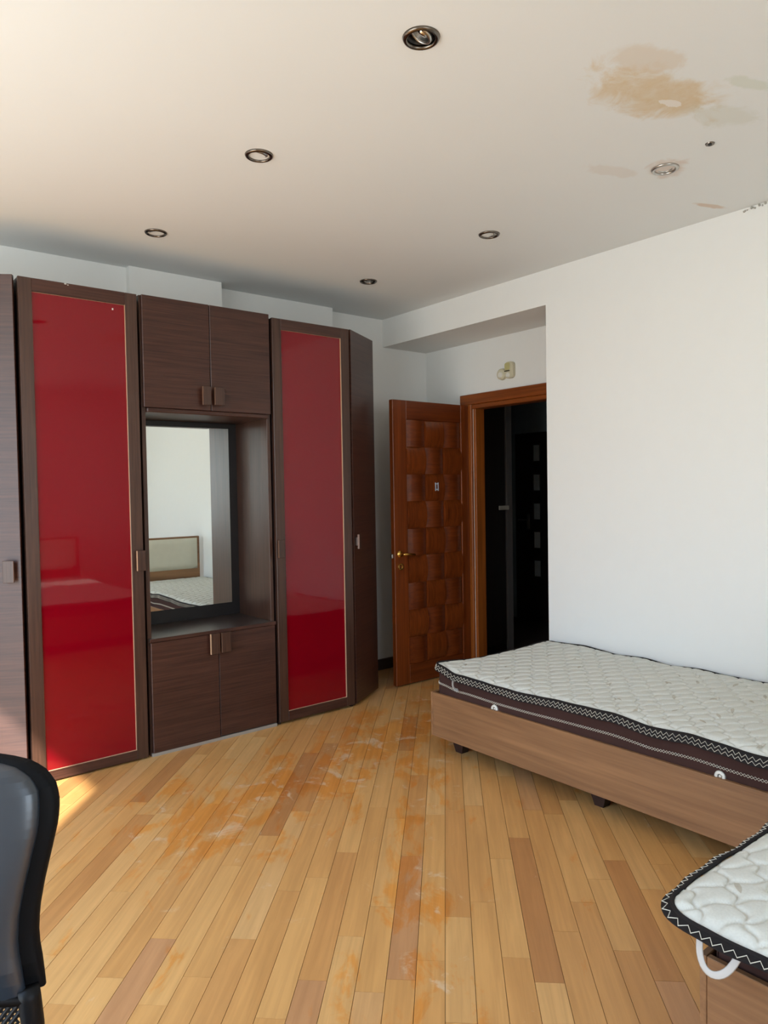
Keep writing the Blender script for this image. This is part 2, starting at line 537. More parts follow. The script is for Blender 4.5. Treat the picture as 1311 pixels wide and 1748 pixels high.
def clip_poly(poly, x0, x1, y0, y1):
    for ax, lim, sgn in ((0, x0, 1), (0, x1, -1), (1, y0, 1), (1, y1, -1)):
        out = []
        for i in range(len(poly)):
            p, q = poly[i], poly[(i + 1) % len(poly)]
            a, b_ = (p[ax] - lim) * sgn, (q[ax] - lim) * sgn
            if a >= 0: out.append(p)
            if (a >= 0) != (b_ >= 0):
                t_ = a / (a - b_); out.append((p[0] + (q[0] - p[0]) * t_, p[1] + (q[1] - p[1]) * t_))
        poly = out
        if len(poly) < 3: return None
    return poly


def seen(x, y):
    v = Vector((x, y, -CAM_H)); z = v.dot(fw)
    if z < 0.5: return False
    px, py = 655.5 + F_PX * v.dot(r2) / z, 874 + F_PX * v.dot(d2) / z
    return -60 < px < 1290 and py < 1830 and y < 4.0 and x < 3.6 and (x < 2.72 or y > 2.6)


RR = random.Random(21)
boards = []
for row in range(-62, 40):
    v0 = V0 + row * BW; cuts = sorted(jd.get(row, []))
    us = []
    fixed = [U_LO - RR.uniform(0, 0.8)] + cuts + [U_HI]
    for a, b_ in zip(fixed, fixed[1:]):
        us.append(a); u = a
        while b_ - u > 1.15:
            step = RR.uniform(0.55, 1.0)
            if b_ - (u + step) < 0.40: break
            u += step; us.append(u)
    us.append(U_HI)
    for a, b_ in zip(us, us[1:]):
        g = 0.0008
        p = [uv2xy(a + g * 0.7, v0 + g), uv2xy(a + g * 0.7, v0 + BW - g), uv2xy(b_ - g * 0.7, v0 + BW - g), uv2xy(b_ - g * 0.7, v0 + g)]
        ar = sum(p[i][0] * p[(i + 1) % 4][1] - p[(i + 1) % 4][0] * p[i][1] for i in range(4))
        if ar < 0: p = p[::-1]
        p = clip_poly(p, X_L, X_A + 0.1, Y_F, Y_B)
        if p:
            mx_, my_ = sum(q[0] for q in p) / len(p), sum(q[1] for q in p) / len(p)
            tone = min(1.0, max(0.0, RR.gauss(0.58, 0.17)))
            if RR.random() < 0.07: tone = RR.choice((0.0, 0.05, 0.97, 1.0))
            boards.append((p, tone, any(seen(*q) for q in p) or seen(mx_, my_), mx_ * mx_ + my_ * my_))
boards.sort(key=lambda q: (not q[2], q[3]))


def board_mesh(bb, polys):
    for p, tone in polys:
        bb.prism(p, -0.012, 0.0 + (hash(round(tone * 1e6)) % 7) * 0.00006)
    return bb


def set_tone(o, vals):
    a = o.data.attributes.new('tone', 'FLOAT', 'POINT')
    a.data.foreach_set('value', vals)


n_ind = min(290, sum(1 for q in boards if q[2]))
for p, tone, vis, dist in boards[:n_ind]:
    o = obj('floor_board', board_mesh(B(), [(p, tone)]), M['floor'], fl)
    set_tone(o, [tone] * len(o.data.vertices))
bb = B(); vals = []
for p, tone, vis, dist in boards[n_ind:]:
    n_ = len(bb.v); board_mesh(bb, [(p, tone)]); vals += [tone] * (len(bb.v) - n_)
o = obj('floor_boards_out_of_view', bb, M['floor'], fl, kind='stuff'); o.name = 'other_floor_boards'
set_tone(o, vals)

# ceiling with six recesses for the downlights
LIGHTS = [(1.465, 1.601), (1.453, 2.543), (1.453, 3.603), (2.855, 3.650), (2.850, 2.612), (2.868, 1.635)]
HOLE_R = 0.044
bm = bmesh.new()


def ceil_mesh():
    """slab whose underside carries round holes: each hole sits in a square tile filled by a ring of quads"""
    b = B(); z = ZC
    xs = [X_L - 0.2]; ys = [Y_F - 0.2]
    h = 0.07
    xc = sorted(set(round(x, 3) for x, _ in LIGHTS)); yc = sorted(set(round(y, 3) for _, y in LIGHTS))
    # rectangle decomposition: recursive split about each light
    rects = [(X_L - 0.2, X_A + 0.1, Y_F - 0.2, Y_B + 0.2)]
    holes = []
    for (lx, ly) in LIGHTS:
        new = []
        for (a, c, d, e) in rects:
            if a <= lx - h and c >= lx + h and d <= ly - h and e >= ly + h:
                new += [(a, lx - h, d, e), (lx + h, c, d, e), (lx - h, lx + h, d, ly - h), (lx - h, lx + h, ly + h, e)]
                holes.append((lx, ly))
            else:
                new.append((a, c, d, e))
        rects = new
    for (a, c, d, e) in rects:
        n = len(b.v); b.v += [(a, d, z), (a, e, z), (c, e, z), (c, d, z)]; b.f.append((n, n + 1, n + 2, n + 3))
    SEG = 32
    for lx, ly in holes:
        n = len(b.v)
        for i in range(SEG):
            a = 2 * PI * i / SEG; cx, sx_ = cos(a), sin(a); k = h / max(abs(cx), abs(sx_))
            b.v += [(lx + cx * k, ly + sx_ * k, z), (lx + HOLE_R * cx, ly + HOLE_R * sx_, z), (lx + HOLE_R * cx, ly + HOLE_R * sx_, z + 0.10)]
        for i in range(SEG):
            j = (i + 1) % SEG
            b.f.append((n + 3 * i, n + 3 * i + 1, n + 3 * j + 1, n + 3 * j)); b.f.append((n + 3 * i + 1, n + 3 * i + 2, n + 3 * j + 2, n + 3 * j + 1))
    b.box(X_L - 0.2, X_A + 0.1, Y_F - 0.2, Y_B + 0.2, z + 0.10, z + 0.16)
    return b


bm.free()
S('ceiling', ceil_mesh(), M['ceiling'], 'off-white flat ceiling with brown water stain and six downlights', 'ceiling')

# right wall with the dropped header over the door recess
b = B().box(X_R, X_A + 0.1, Y_F - 0.2, ALC_Y, 0, ZC + 0.02)
b.box(X_R, X_A + 0.1, ALC_Y, Y_B + 0.05, SOF_Z, ZC + 0.02)
S('wall_right', b, M['wall'], 'plain white right-hand wall behind the bed with header over door recess', 'wall')
# recessed wall carrying the entrance door
b = B()
b.box(X_A, X_H, ALC_Y, DO_Y0, 0, SOF_Z); b.box(X_A, X_H, DO_Y1, Y_B + 0.05, 0, SOF_Z); b.box(X_A, X_H, DO_Y0, DO_Y1, DO_Z, SOF_Z)
S('wall_recess', b, M['wall'], 'white recessed wall around the open brown door', 'wall')
# wall behind the wardrobe with its shallow piers
b = B().box(X_L - 0.2, X_A + 0.1, Y_B, Y_B + 0.15, 0, ZC + 0.02)
b.box(X_L, 1.532, 4.262, Y_B, 0, ZC + 0.01)
b.box(1.532, 2.118, 4.213, Y_B, 0, ZC + 0.01)
b.box(2.118, 3.055, 4.335, Y_B, 0, ZC + 0.01)
S('wall_back', b, M['wall'], 'white stepped wall rising behind the dark wardrobe run', 'wall')
# left wall with window 1, wall behind the camera with window 2
y0, y1, z0, z1 = WIN1
b = B().box(X_L - 0.08, X_L, Y_F - 0.2, y0, 0, ZC).box(X_L - 0.08, X_L, y1, Y_B, 0, ZC).box(X_L - 0.08, X_L, y0, y1, 0, z0).box(X_L - 0.08, X_L, y0, y1, z1, ZC)
S('wall_left', b, M['wall'], 'white wall left of the camera with tall balcony window', 'wall')
x0, x1, wz0, wz1 = WIN2
b = B().box(X_L - 0.2, x0, Y_F - 0.2, Y_F, 0, ZC).box(x1, X_R, Y_F - 0.2, Y_F, 0, ZC).box(x0, x1, Y_F - 0.2, Y_F, 0, wz0).box(x0, x1, Y_F - 0.2, Y_F, wz1, ZC)
S('wall_front', b, M['wall'], 'white wall behind the camera with wide window', 'wall')


def frame_bars(b, u0, u1, z0, z1, put, t_=0.05):
    put(b, u0, u0 + t_, z0, z1); put(b, u1 - t_, u1, z0, z1); put(b, u0 + t_, u1 - t_, z0, z0 + t_); put(b, u0 + t_, u1 - t_, z1 - t_, z1)
    return b


w1 = thing('window_1', 'tall white balcony window in the left wall', 'window', (X_L, (y0 + y1) / 2, z0), kind='structure')
b = frame_bars(B(), y0, y1, z0, z1, lambda q, a, c, d, e: q.box(X_L - 0.075, X_L - 0.015, a, c, d, e), 0.035)
obj('window_frame', b, M['window_white'], w1, 0.003)
obj('pane', B().box(X_L - 0.048, X_L - 0.044, y0 + 0.035, y1 - 0.035, z0 + 0.035, z1 - 0.035), M['glazing'], w1)
w2 = thing('window_2', 'wide white window in the wall behind the camera', 'window', ((x0 + x1) / 2, Y_F, wz0), kind='structure')
b = frame_bars(B(), x0, x1, wz0, wz1, lambda q, a, c, d, e: q.box(a, c, Y_F - 0.16, Y_F - 0.10, d, e), 0.035)
b.box((x0 + x1) / 2 - 0.03, (x0 + x1) / 2 + 0.03, Y_F - 0.16, Y_F - 0.10, wz0 + 0.035, wz1 - 0.035)
obj('window_frame', b, M['window_white'], w2, 0.003)
xm = (x0 + x1) / 2
obj('pane', B().box(x0 + 0.035, xm - 0.03, Y_F - 0.135, Y_F - 0.131, wz0 + 0.035, wz1 - 0.035), M['glazing'], w2)
obj('pane', B().box(xm + 0.03, x1 - 0.035, Y_F - 0.135, Y_F - 0.131, wz0 + 0.035, wz1 - 0.035), M['glazing'], w2)
# skirting
S('baseboard_back', B().box(3.06, X_A - 0.001, Y_B - 0.016, Y_B, 0, 0.085), M['skirting'], 'dark skirting at wall foot behind the open door', 'skirting', bevel=0.004)
# crumbling plaster at the ceiling corner of the right wall
b = B()
for i in range(9):
    yy = 1.50 + i * 0.017 + RR.uniform(-.004, .004); r_ = RR.uniform(.003, .009)
    T = Matrix.Translation((X_R - r_ * 0.4, yy, ZC - 0.003 - RR.uniform(0, .012))) @ Matrix.Rotation(RR.uniform(0, 3), 4, 'X')
    b.box(-r_, r_, -r_, r_, -r_ * .6, r_ * .6, T)
obj('plaster_flakes', b, plain('loose_plaster', srgb(170, 168, 160), 0.9, var=0.4), None, label='loose plaster crumbs at the ceiling edge above the bed wall', cat='plaster', kind='stuff')
o = thing('ceiling_bracket', 'tiny dark screw hole plate in ceiling beside the stained downlight', 'bracket', (2.802, 1.409, ZC))
obj('plate', B().lathe([(0.0, -0.004), (0.016, -0.004), (0.018, 0.0), (0.0, 0.0)], 16, Matrix.Translation((2.802, 1.409, ZC))), M['chrome_dark'], o)
obj('screw', B().lathe([(0.0, -0.009), (0.006, -0.008), (0.007, -0.004), (0.0, -0.004)], 10, Matrix.Translation((2.802, 1.409, ZC))), M['socket_black'], o)

# ------------------------------------------------------------------ hall beyond the doorway
H = M['hall_dark']
S('wall_hall_far', B().box(HX1, HX1 + 0.1, HY0, HY1 + 0.1, 0, 2.7), H, 'dark unlit far wall of the hall beyond doorway', 'wall')
S('wall_hall_left', B().box(X_H, HX1, HY1, HY1 + 0.1, 0, 2.7), H, 'dark left-hand hall wall beyond the doorway', 'wall')
S('wall_hall_right', B().box(X_H, HX1, HY0 - 0.1, HY0, 0, 2.7), H, 'dark right-hand hall wall beyond the doorway', 'wall')
S('wall_hall_near', B().box(X_H - 0.02, X_H + 0.02, HY0, ALC_Y, 0, 2.7).box(X_A + 0.1, X_H + 0.03, Y_B, HY1, 0, 2.7).box(X_H, X_H + 0.03, HY0, HY1, SOF_Z, 2.7), H, 'hall side of the door wall, out of sight', 'wall')
S('ceiling_hall', B().box(X_H - 0.02, HX1, HY0, HY1, 2.6, 2.7), H, 'dark hall ceiling beyond the doorway', 'ceiling')
S('floor_hall', B().box(X_A + 0.101, HX1, HY0, HY1, -0.012, 0.0), plain('hall_floor_dark', srgb(60, 46, 38), 0.5), 'dark hall floor beyond the doorway', 'floor')

# tall dark cabinet standing in the hall, with a grey strip along its edge
hc = thing('hall_cabinet', 'tall dark hall cabinet with grey edge seen through the doorway', 'cabinet', (4.7, 4.5, 0))
obj('body', B().box(4.40, 4.835, 4.222, 4.80, 0.0, 2.5), M['hall_brown'], hc, 0.002)
obj('door', B().box(4.40, 4.745, 4.200, 4.221, 0.06, 2.47), M['hall_brown'], hc, 0.003)
obj('end_strip', B().box(4.762, 4.835, 4.198, 4.221, 0.0, 2.5), M['hall_edge'], hc, 0.003)
obj('latch_plate', B().box(4.655, 4.775, 4.182, 4.1985, 1.222, 1.258), M['white_plastic'], hc, 0.003, label='small pale latch plate')

# door with five pale panes at the far end of the hall
hd = thing('door_2', 'dark hall door with a column of pale glass panes', 'door', (HX1 - 0.04, 4.75, 0), kind='structure')
hy0, hy1, hz = 4.34, 5.17, 1.985
obj('leaf', B().box(HX1 - 0.045, HX1 - 0.002, hy0, hy1, 0.01, hz), M['hall_brown'], hd, 0.003)
for zc_ in (1.77, 1.462, 1.16, 0.86, 0.56):
    pf = obj('pane_frame', frame_bars(B(), 4.82, 4.925, zc_ - 0.095, zc_ + 0.095, lambda q, a, c, d, e: q.box(HX1 - 0.058, HX1 - 0.046, a, c, d, e), 0.012), M['hall_brown'], hd, 0.002)
    obj('pane', B().box(HX1 - 0.052, HX1 - 0.046, 4.832, 4.913, zc_ - 0.083, zc_ + 0.083), M['frosted'], pf)
hh = obj('lever_handle', B().box(HX1 - 0.052, HX1 - 0.0455, 4.978, 5.012, 0.97, 1.13).tube([(HX1 - 0.046, 4.995, 1.07), (HX1 - 0.095, 4.995, 1.07), (HX1 - 0.10, 5.09, 1.07)], 0.008), M['steel'], hd)

# ------------------------------------------------------------------ entrance door: casing, jambs, open leaf of woven tiles
CX = 4.020
de = thing('door_1', 'red-brown entrance door standing open, its face carved like basket weave', 'door', (X_A, 3.5, 0), kind='structure')
b = B().box(CX, X_A, DO_Y1, 4.005, 0, 2.125)
obj('casing_upright', b, M['casing'], de, 0.004)
b = B().box(CX, X_A, 2.99, DO_Y0, 0, 2.125)
obj('casing_upright', b, M['casing'], de, 0.004)
obj('casing_head', B().box(CX - 0.004, X_A, 2.985, 4.010, 2.052, 2.13), M['casing_head'], de, 0.004)
obj('casing_bead', B().box(CX + 0.004, X_A + 0.02, DO_Y0, DO_Y1, 2.018, 2.052), M['casing_head'], de, 0.004)
obj('jamb', B().box(X_A, X_A + 0.098, DO_Y1 - 0.025, DO_Y1 + 0.0, 0, 2.045), M['casing'], de, 0.003)
obj('jamb', B().box(X_A, X_A + 0.098, DO_Y0, DO_Y0 + 0.025, 0, 2.045), M['casing'], de, 0.003)
obj('jamb_head', B().box(X_A + 0.02, X_A + 0.098, DO_Y0 + 0.025, DO_Y1 - 0.025, 2.020, 2.045), M['casing_head'], de, 0.003)
# leaf: hinged on the left jamb, turned square to the wall
LX0, LX1, LY0, LY1, LZ0, LZ1 = 3.262, 4.075, 3.922, 3.962, 0.010, 2.047
LX1v = 4.018
lf = thing('open_leaf', None, None, ((LX0 + LX1v) / 2, (LY0 + LY1) / 2, LZ0)); lf.parent = de; lf.location = ORI[lf.name] - ORI[de.name]
del_keys = [k for k in lf.keys()]
px0, px1, pz0, pz1 = 3.388, 3.936, 0.150, 1.912
obj('stile', B().box(LX0, px0, LY0, LY1, LZ0, LZ1), M['door_v'], lf, 0.003)
obj('stile', B().box(px1, LX1v, LY0, LY1, LZ0, LZ1), M['door_v'], lf, 0.003)
obj('rail', B().box(px0, px1, LY0, LY1, pz1, LZ1), M['door_h'], lf, 0.003)
obj('rail', B().box(px0, px1, LY0, LY1, LZ0, pz0), M['door_h'], lf, 0.003)
obj('backing', B().box(px0, px1, LY0 + 0.014, LY1, pz0, pz1), M['door_h'], lf)
NR, NCOL = 9, 3
cw, rh = (px1 - px0) / NCOL, (pz1 - pz0) / NR
for r_ in range(NR):
    for c_ in range(NCOL):
        vert = (r_ + c_) % 2 == 1
        xa, za = px0 + c_ * cw, pz0 + r_ * rh
        n_ = 9
        grow = 0.006
        X0, X1 = (xa + 0.002, xa + cw - 0.002); Z0, Z1 = (za + 0.002, za + rh - 0.002)
        if vert: Z0 -= grow; Z1 += grow
        Z0 = max(Z0, pz0 + .001); Z1 = min(Z1, pz1 - .001)
        P = []
        for i in range(n_):
            row = []
            for j in range(n_):
                s_, t_ = j / (n_ - 1), i / (n_ - 1)
                k = (t_ if vert else s_)
                d = 0.022 * (1 - (2 * k - 1) ** 2) - 0.004         # strip arches over its neighbours along its own run
                row.append((X0 + (X1 - X0) * s_, LY0 + 0.006 - d + (0.0 if vert else 0.0015), Z0 + (Z1 - Z0) * t_))
            P.append(row)
        bb = B().grid(P)
        # edge skirts back to the panel
        for line in (P[0], P[-1], [q[0] for q in P], [q[-1] for q in P]):
            bb.strip(line, [(p[0], LY0 + 0.0145, p[2]) for p in line])
        obj('woven_tile', bb, M['door_v'] if vert else M['door_h'], lf, smooth=True, autosm=0.7, recalc=True)
# lever, escutcheon, latch, small print
hd_ = obj('lever_handle', B().lathe([(0.0, 0.012), (0.016, 0.011), (0.024, 0.004), (0.026, 0.0), (0.0, 0.0)], 20, Matrix.Translation((3.312, LY0, 0.952)) @ Matrix.Rotation(PI / 2, 4, 'X'))
          .tube([(3.312, LY0 - 0.008, 0.952), (3.312, LY0 - 0.045, 0.952), (3.325, LY0 - 0.052, 0.952), (3.385, LY0 - 0.050, 0.948), (3.408, LY0 - 0.046, 0.944)], [0.009, 0.009, 0.010, 0.009, 0.011], 10),
          M['brass'], lf, smooth=True, autosm=0.8, label='brass lever handle')
obj('keyhole_rose', B().lathe([(0.010, 0.005), (0.016, 0.008), (0.024, 0.006), (0.026, 0.0), (0.010, 0.0)], 20, Matrix.Translation((3.315, LY0, 0.862)) @ Matrix.Rotation(PI / 2, 4, 'X'), close=True), M['brass'], lf, smooth=True, autosm=0.8, label='round brass keyhole rose')
obj('latch', B().box(LX0 - 0.016, LX0 - 0.001, 3.934, 3.950, 0.925, 0.955), M['steel'], lf, 0.002, label='steel latch bolt')
# tiny pale print on a tile, two upright strokes joined by a bar
ty = LY0 - 0.0125
obj('small_print', B().box(3.650, 3.660, ty, ty + 0.004, 1.398, 1.458).box(3.675, 3.685, ty, ty + 0.004, 1.398, 1.458).box(3.660, 3.675, ty + .001, ty + 0.004, 1.404, 1.412).box(3.660, 3.675, ty + .001, ty + 0.004, 1.424, 1.430).box(3.660, 3.675, ty + .001, ty + 0.004, 1.446, 1.452), M['sticker'], lf, label='tiny pale blue printed mark')

# chime / sensor pair above the door
sx0 = X_A
ch = thing('door_chime', 'ivory two-piece chime on the wall above the door', 'door chime', (X_A, 3.55, 2.2))
TY = lambda y, z: Matrix.Translation((X_A, y, z)) @ Matrix.Rotation(-PI / 2, 4, 'Y')
obj('round_box', B().lathe([(0.0, 0.030), (0.030, 0.030), (0.040, 0.022), (0.043, 0.0), (0.0, 0.0)], 24, TY(3.588, 2.243)), M['ivory_plastic'], ch, smooth=True, autosm=0.6)
obj('round_button', B().lathe([(0.0, 0.037), (0.018, 0.036), (0.023, 0.030), (0.0, 0.030)], 20, TY(3.588, 2.236)), M['white_plastic'], ch, smooth=True, autosm=0.6)
pts = []
for cy_, cz_, a0 in ((3.527, 2.298, 0), (3.487, 2.298, 90), (3.487, 2.232, 180), (3.527, 2.232, 270)):
    pass


def rrect(y0, y1, z0, z1, r, n=5):
    out = []
    for cy_, cz_, a0 in ((y1 - r, z1 - r, 0), (y0 + r, z1 - r, 90), (y0 + r, z0 + r, 180), (y1 - r, z0 + r, 270)):
        for i in range(n + 1):
            a = rad(a0 + 90 * i / n); out.append((cy_ + r * cos(a), cz_ + r * sin(a)))
    return out


RX = Matrix(((0, 0, -1, X_A), (1, 0, 0, 0), (0, 1, 0, 0), (0, 0, 0, 1)))
obj('tall_box', B().prism(rrect(3.468, 3.545, 2.203, 2.322, 0.026), 0.0, 0.034, RX), M['ivory_plastic'], ch, 0.004, recalc=True, label='taller ivory box')
obj('cover', B().prism(rrect(3.490, 3.541, 2.262, 2.314, 0.012), 0.0341, 0.038, RX), M['yellow_plastic'], ch, 0.002, recalc=True, label='yellowed cover')
obj('slot', B().box(X_A - 0.041, X_A - 0.0342, 3.494, 3.540, 2.252, 2.259), M['slot'], ch)
obj('round_button', B().lathe([(0.0, 0.042), (0.014, 0.041), (0.019, 0.034), (0.0, 0.034)], 20, TY(3.512, 2.226)), M['white_plastic'], ch, smooth=True, autosm=0.6)

# ------------------------------------------------------------------ wardrobe run
WY = 3.768                            # front face of the doors
TD = 0.020


def handle(parent, x0, x1, z0, z1, yf, T=None, edge=-1, em='edge_dull'):
    """square pull: plate stood off the door on a neck, tan edge band on one side"""
    h = obj('handle', B().box(x0, x1, yf - 0.034, yf - 0.022, z0, z1, T).box(x0 + (x1 - x0) * 0.3, x1 - (x1 - x0) * 0.3, yf - 0.022, yf + 0.001, z0 + 0.02, z1 - 0.02, T), M['brown_v'], parent, 0.0015)
    e = x0 if edge < 0 else x1
    obj('edge_band', B().box(e - 0.0013, e + 0.0004, yf - 0.0345, yf - 0.0215, z0 + 0.001, z1 - 0.001, T), M[em], h)
    return h


def framed_door(root, x0, x1, z0, z1, sl, sr, rt_, rb, T=None, yf=WY):
    d = obj('door', B().box(x0 + sl - 0.004, x1 - sr + 0.004, yf + 0.014, yf + TD, z0 + rb - 0.004, z1 - rt_ + 0.004, T), M['brown_v'], root)
    obj('stile', B().box(x0, x0 + sl, yf, yf + TD, z0, z1, T), M['brown_v'], d, 0.0015)
    obj('stile', B().box(x1 - sr, x1, yf, yf + TD, z0, z1, T), M['brown_v'], d, 0.0015)
    obj('rail', B().box(x0 + sl, x1 - sr, yf, yf + TD, z1 - rt_, z1, T), M['brown_h'], d, 0.0015)
    obj('rail', B().box(x0 + sl, x1 - sr, yf, yf + TD, z0, z0 + rb, T), M['brown_h'], d, 0.0015)
    obj('red_panel', B().box(x0 + sl, x1 - sr, yf + 0.010, yf + 0.0138, z0 + rb, z1 - rt_, T), M['red'], d, label='glossy red glass panel')
    a, c, e, f = x0 + sl, x1 - sr, z0 + rb, z1 - rt_
    g = 0.0012
    obj('bead', B().box(a, a + g, yf + 0.0055, yf + 0.0098, e, f, T).box(c - g, c, yf + 0.0012, yf + 0.0098, e, f, T).box(a + g, c - g, yf + 0.0012, yf + 0.0098, e, e + g, T).box(a + g, c - g, yf + 0.0085, yf + 0.0098, f - g, f, T), M['edge'], d, label='thin tan bead around the panel')
    return d


def flat_door(root, x0, x1, z0, z1, T=None, yf=WY):
    return obj('door', B().box(x0, x1, yf, yf + TD, z0, z1, T), M['brown_h'], root, 0.002)


ZB, ZT = 0.010, 2.455
# tall left cabinet with red door
wl = thing('tall_cabinet', 'tall dark cabinet with glossy red door, left of the mirror unit', 'wardrobe', (1.12, 3.95, 0), 'red-door tall cabinets')
x0, x1 = 0.838, 1.406
b = B().box(x0, x0 + 0.018, WY + TD + 0.003, 4.25, 0.0, ZT - 0.004).box(x1 - 0.018, x1, WY + TD + 0.003, 4.25, 0.0, ZT - 0.004)
b.box(x0 + .018, x1 - .018, 4.23, 4.25, 0.0, ZT - .004).box(x0 + .018, x1 - .018, WY + TD + .003, 4.23, ZT - .022, ZT - .004).box(x0 + .018, x1 - .018, WY + TD + .003, 4.23, 0.05, 0.068).box(x0 + .018, x1 - .018, WY + .05, WY + .066, 0.0, 0.05)
obj('body', b, M['brown_dark'], wl)
d = framed_door(wl, x0, x1, ZB, ZT, 0.060, 0.062, 0.064, 0.050)
handle(d, 1.362, 1.405, 1.008, 1.115, WY, em='edge')
# chips of missing veneer
obj('chip', B().box(1.048, 1.058, WY - .0012, WY, 2.448, 2.454).box(1.062, 1.068, WY - .0012, WY, 2.445, 2.449), M['chip'], d, label='chipped white veneer spot')
obj('chip', B().box(1.280, 1.287, WY + .0088, WY + .0099, 2.358, 2.367), M['chip'], d, label='white paint speck')

# tall right cabinet with red door
wr = thing('tall_cabinet', 'tall dark cabinet with glossy red door, right of the mirror unit', 'wardrobe', (2.5, 3.95, 0), 'red-door tall cabinets')
x0, x1 = 2.214, 2.778
b = B().box(x0, x0 + 0.018, WY + TD + 0.003, 4.30, 0.0, ZT - 0.012).box(x1 - 0.018, x1, WY + TD + 0.003, 4.30, 0.0, ZT - 0.012)
b.box(x0 + .018, x1 - .018, 4.28, 4.30, 0.0, ZT - .012).box(x0 + .018, x1 - .018, WY + TD + .003, 4.28, ZT - .03, ZT - .012).box(x0 + .018, x1 - .018, WY + TD + .003, 4.28, 0.05, 0.068).box(x0 + .018, x1 - .018, WY + .05, WY + .066, 0.0, 0.05)
obj('body', b, M['brown_dark'], wr)
d = framed_door(wr, x0, x1, ZB + 0.008, ZT - 0.010, 0.062, 0.064, 0.064, 0.058)
handle(d, 2.212, 2.250, 1.016, 1.122, WY)

# middle unit: cupboard above, mirror niche, low cupboard
mu = thing('dressing_cabinet', 'dark middle cabinet with mirror niche between upper and lower cupboards', 'cabinet', (1.81, 3.95, 0))
x0, x1 = 1.424, 2.200
ZU0, ZU1 = 1.870, 2.460
MY = 4.190                             # face of the niche back
sd = 0.022
b = B().box(x0, x0 + sd, WY + TD + .002, MY + .02, 0.0, ZU1).box(x1 - sd, x1, WY + TD + .002, MY + .02, 0.0, ZU1)
b.box(x0 + sd, x1 - sd, WY + TD + .002, MY + .02, ZU1 - .018, ZU1)
b.box(x0 + sd, x1 - sd, WY + TD + .002, MY, 0.05, 0.068)
obj('body', b, M['brown_v'], mu, 0.001)
obj('niche_ceiling', B().box(x0 + sd, x1 - sd, WY - .004, MY, ZU0 - 0.026, ZU0 - 0.002), M['brown_h'], mu, 0.009, seg=3)
obj('back_panel', B().box(x0 + sd, x1 - sd, MY, MY + .02, 0.0, ZU1 - .018), M['black_panel'], mu)
ct = obj('counter_top', B().box(x0 + sd + .001, x1 - sd - .001, WY + TD + .001, MY - .001, 0.616, 0.636).box(x0 + .004, x1 - .004, WY - .002, WY + TD + .001, 0.616, 0.636), M['counter'], mu, 0.001)
obj('edge_band', B().box(x0 + .004, x1 - .004, WY - .0038, WY - .0022, 0.617, 0.635), M['brown_h'], ct)
mr = obj('mirror', B().box(1.50, 2.122, MY - .012, MY - .007, 0.715, 1.812), M['mirror'], mu, label='plain mirror in the niche')
obj('mirror_frame', B().box(1.446, 2.178, MY - .0065, MY - .001, 0.637, 1.842), M['black_panel'], mu, label='black board behind the mirror')
xs = (1.812, 1.816)
d = flat_door(mu, x0 + .008, xs[0], ZU0, ZU1); handle(d, 1.752, 1.800, 1.897, 2.000, WY)
d = flat_door(mu, xs[1], x1 - .006, ZU0, ZU1); handle(d, 1.824, 1.880, 1.900, 2.000, WY)
d = flat_door(mu, x0 + .010, 1.823, 0.020, 0.614); handle(d, 1.764, 1.818, 0.505, 0.622, WY, em='edge')
d = flat_door(mu, 1.827, x1 - .006, 0.024, 0.614, yf=WY + .003); handle(d, 1.830, 1.887, 0.507, 0.620, WY)
obj('plinth', B().box(x0 + .004, x1 - .004, WY + .004, WY + TD, 0.0, 0.018), M['plinth'], mu, 0.001, label='pale worn plinth edge')


# chamfered end units; T turns the door plane about its hinge-side front corner
def end_unit(name, label, xc, sgn, ang, width, zt):
    """door starts at front corner (xc, WY) and runs outward and back by `ang`"""
    r = thing(name, label, 'wardrobe', (xc + sgn * 0.2, 4.0, 0), 'chamfered end cabinets')
    T = Matrix.Translation((xc, WY, 0)) @ Matrix.Rotation(sgn * ang, 4, 'Z')
    a, c = (0.0, width) if sgn > 0 else (-width, 0.0)
    a, c = (0.012, c) if sgn > 0 else (a, -0.012)
    d = obj('door', B().box(a, c, 0.0, TD, 0.015, zt, T), M['brown_h'] if sgn < 0 else M['brown_h'], r, 0.002)
    e = Vector((xc + sgn * (width - .004) * cos(ang), WY + (width - .004) * sin(ang)))
    n = Vector((-sin(ang) * sgn, cos(ang))) * (TD + .004)
    p0 = Vector((xc + sgn * 0.004, WY + TD + .012)); p1 = e + n
    yb = 4.25 if sgn < 0 else 4.33
    poly = [(p0.x, p0.y), (p1.x, p1.y), (p1.x, yb), (p0.x, yb)]
    if sgn < 0: poly = poly[::-1]
    obj('body', B().prism(poly, 0.0, zt - .004), M['brown_dark'], r, 0.002)
    return r, d, T


EA = rad(30.5)
rr_, d, T = end_unit('end_cabinet', 'narrow angled dark end cabinet beside the open brown door', 2.786, 1, EA, 0.405, ZT - 0.006)
handle(d, 0.022, 0.066, 1.03, 1.125, 0.0, T, edge=-1)
rl_, d, T = end_unit('end_cabinet', 'angled end cabinet at the wardrobe window end, its door bleached by glare', 0.826, -1, EA, 0.44, ZT + 0.004)
handle(d, -0.085, -0.037, 1.000, 1.105, 0.0, T, edge=1)

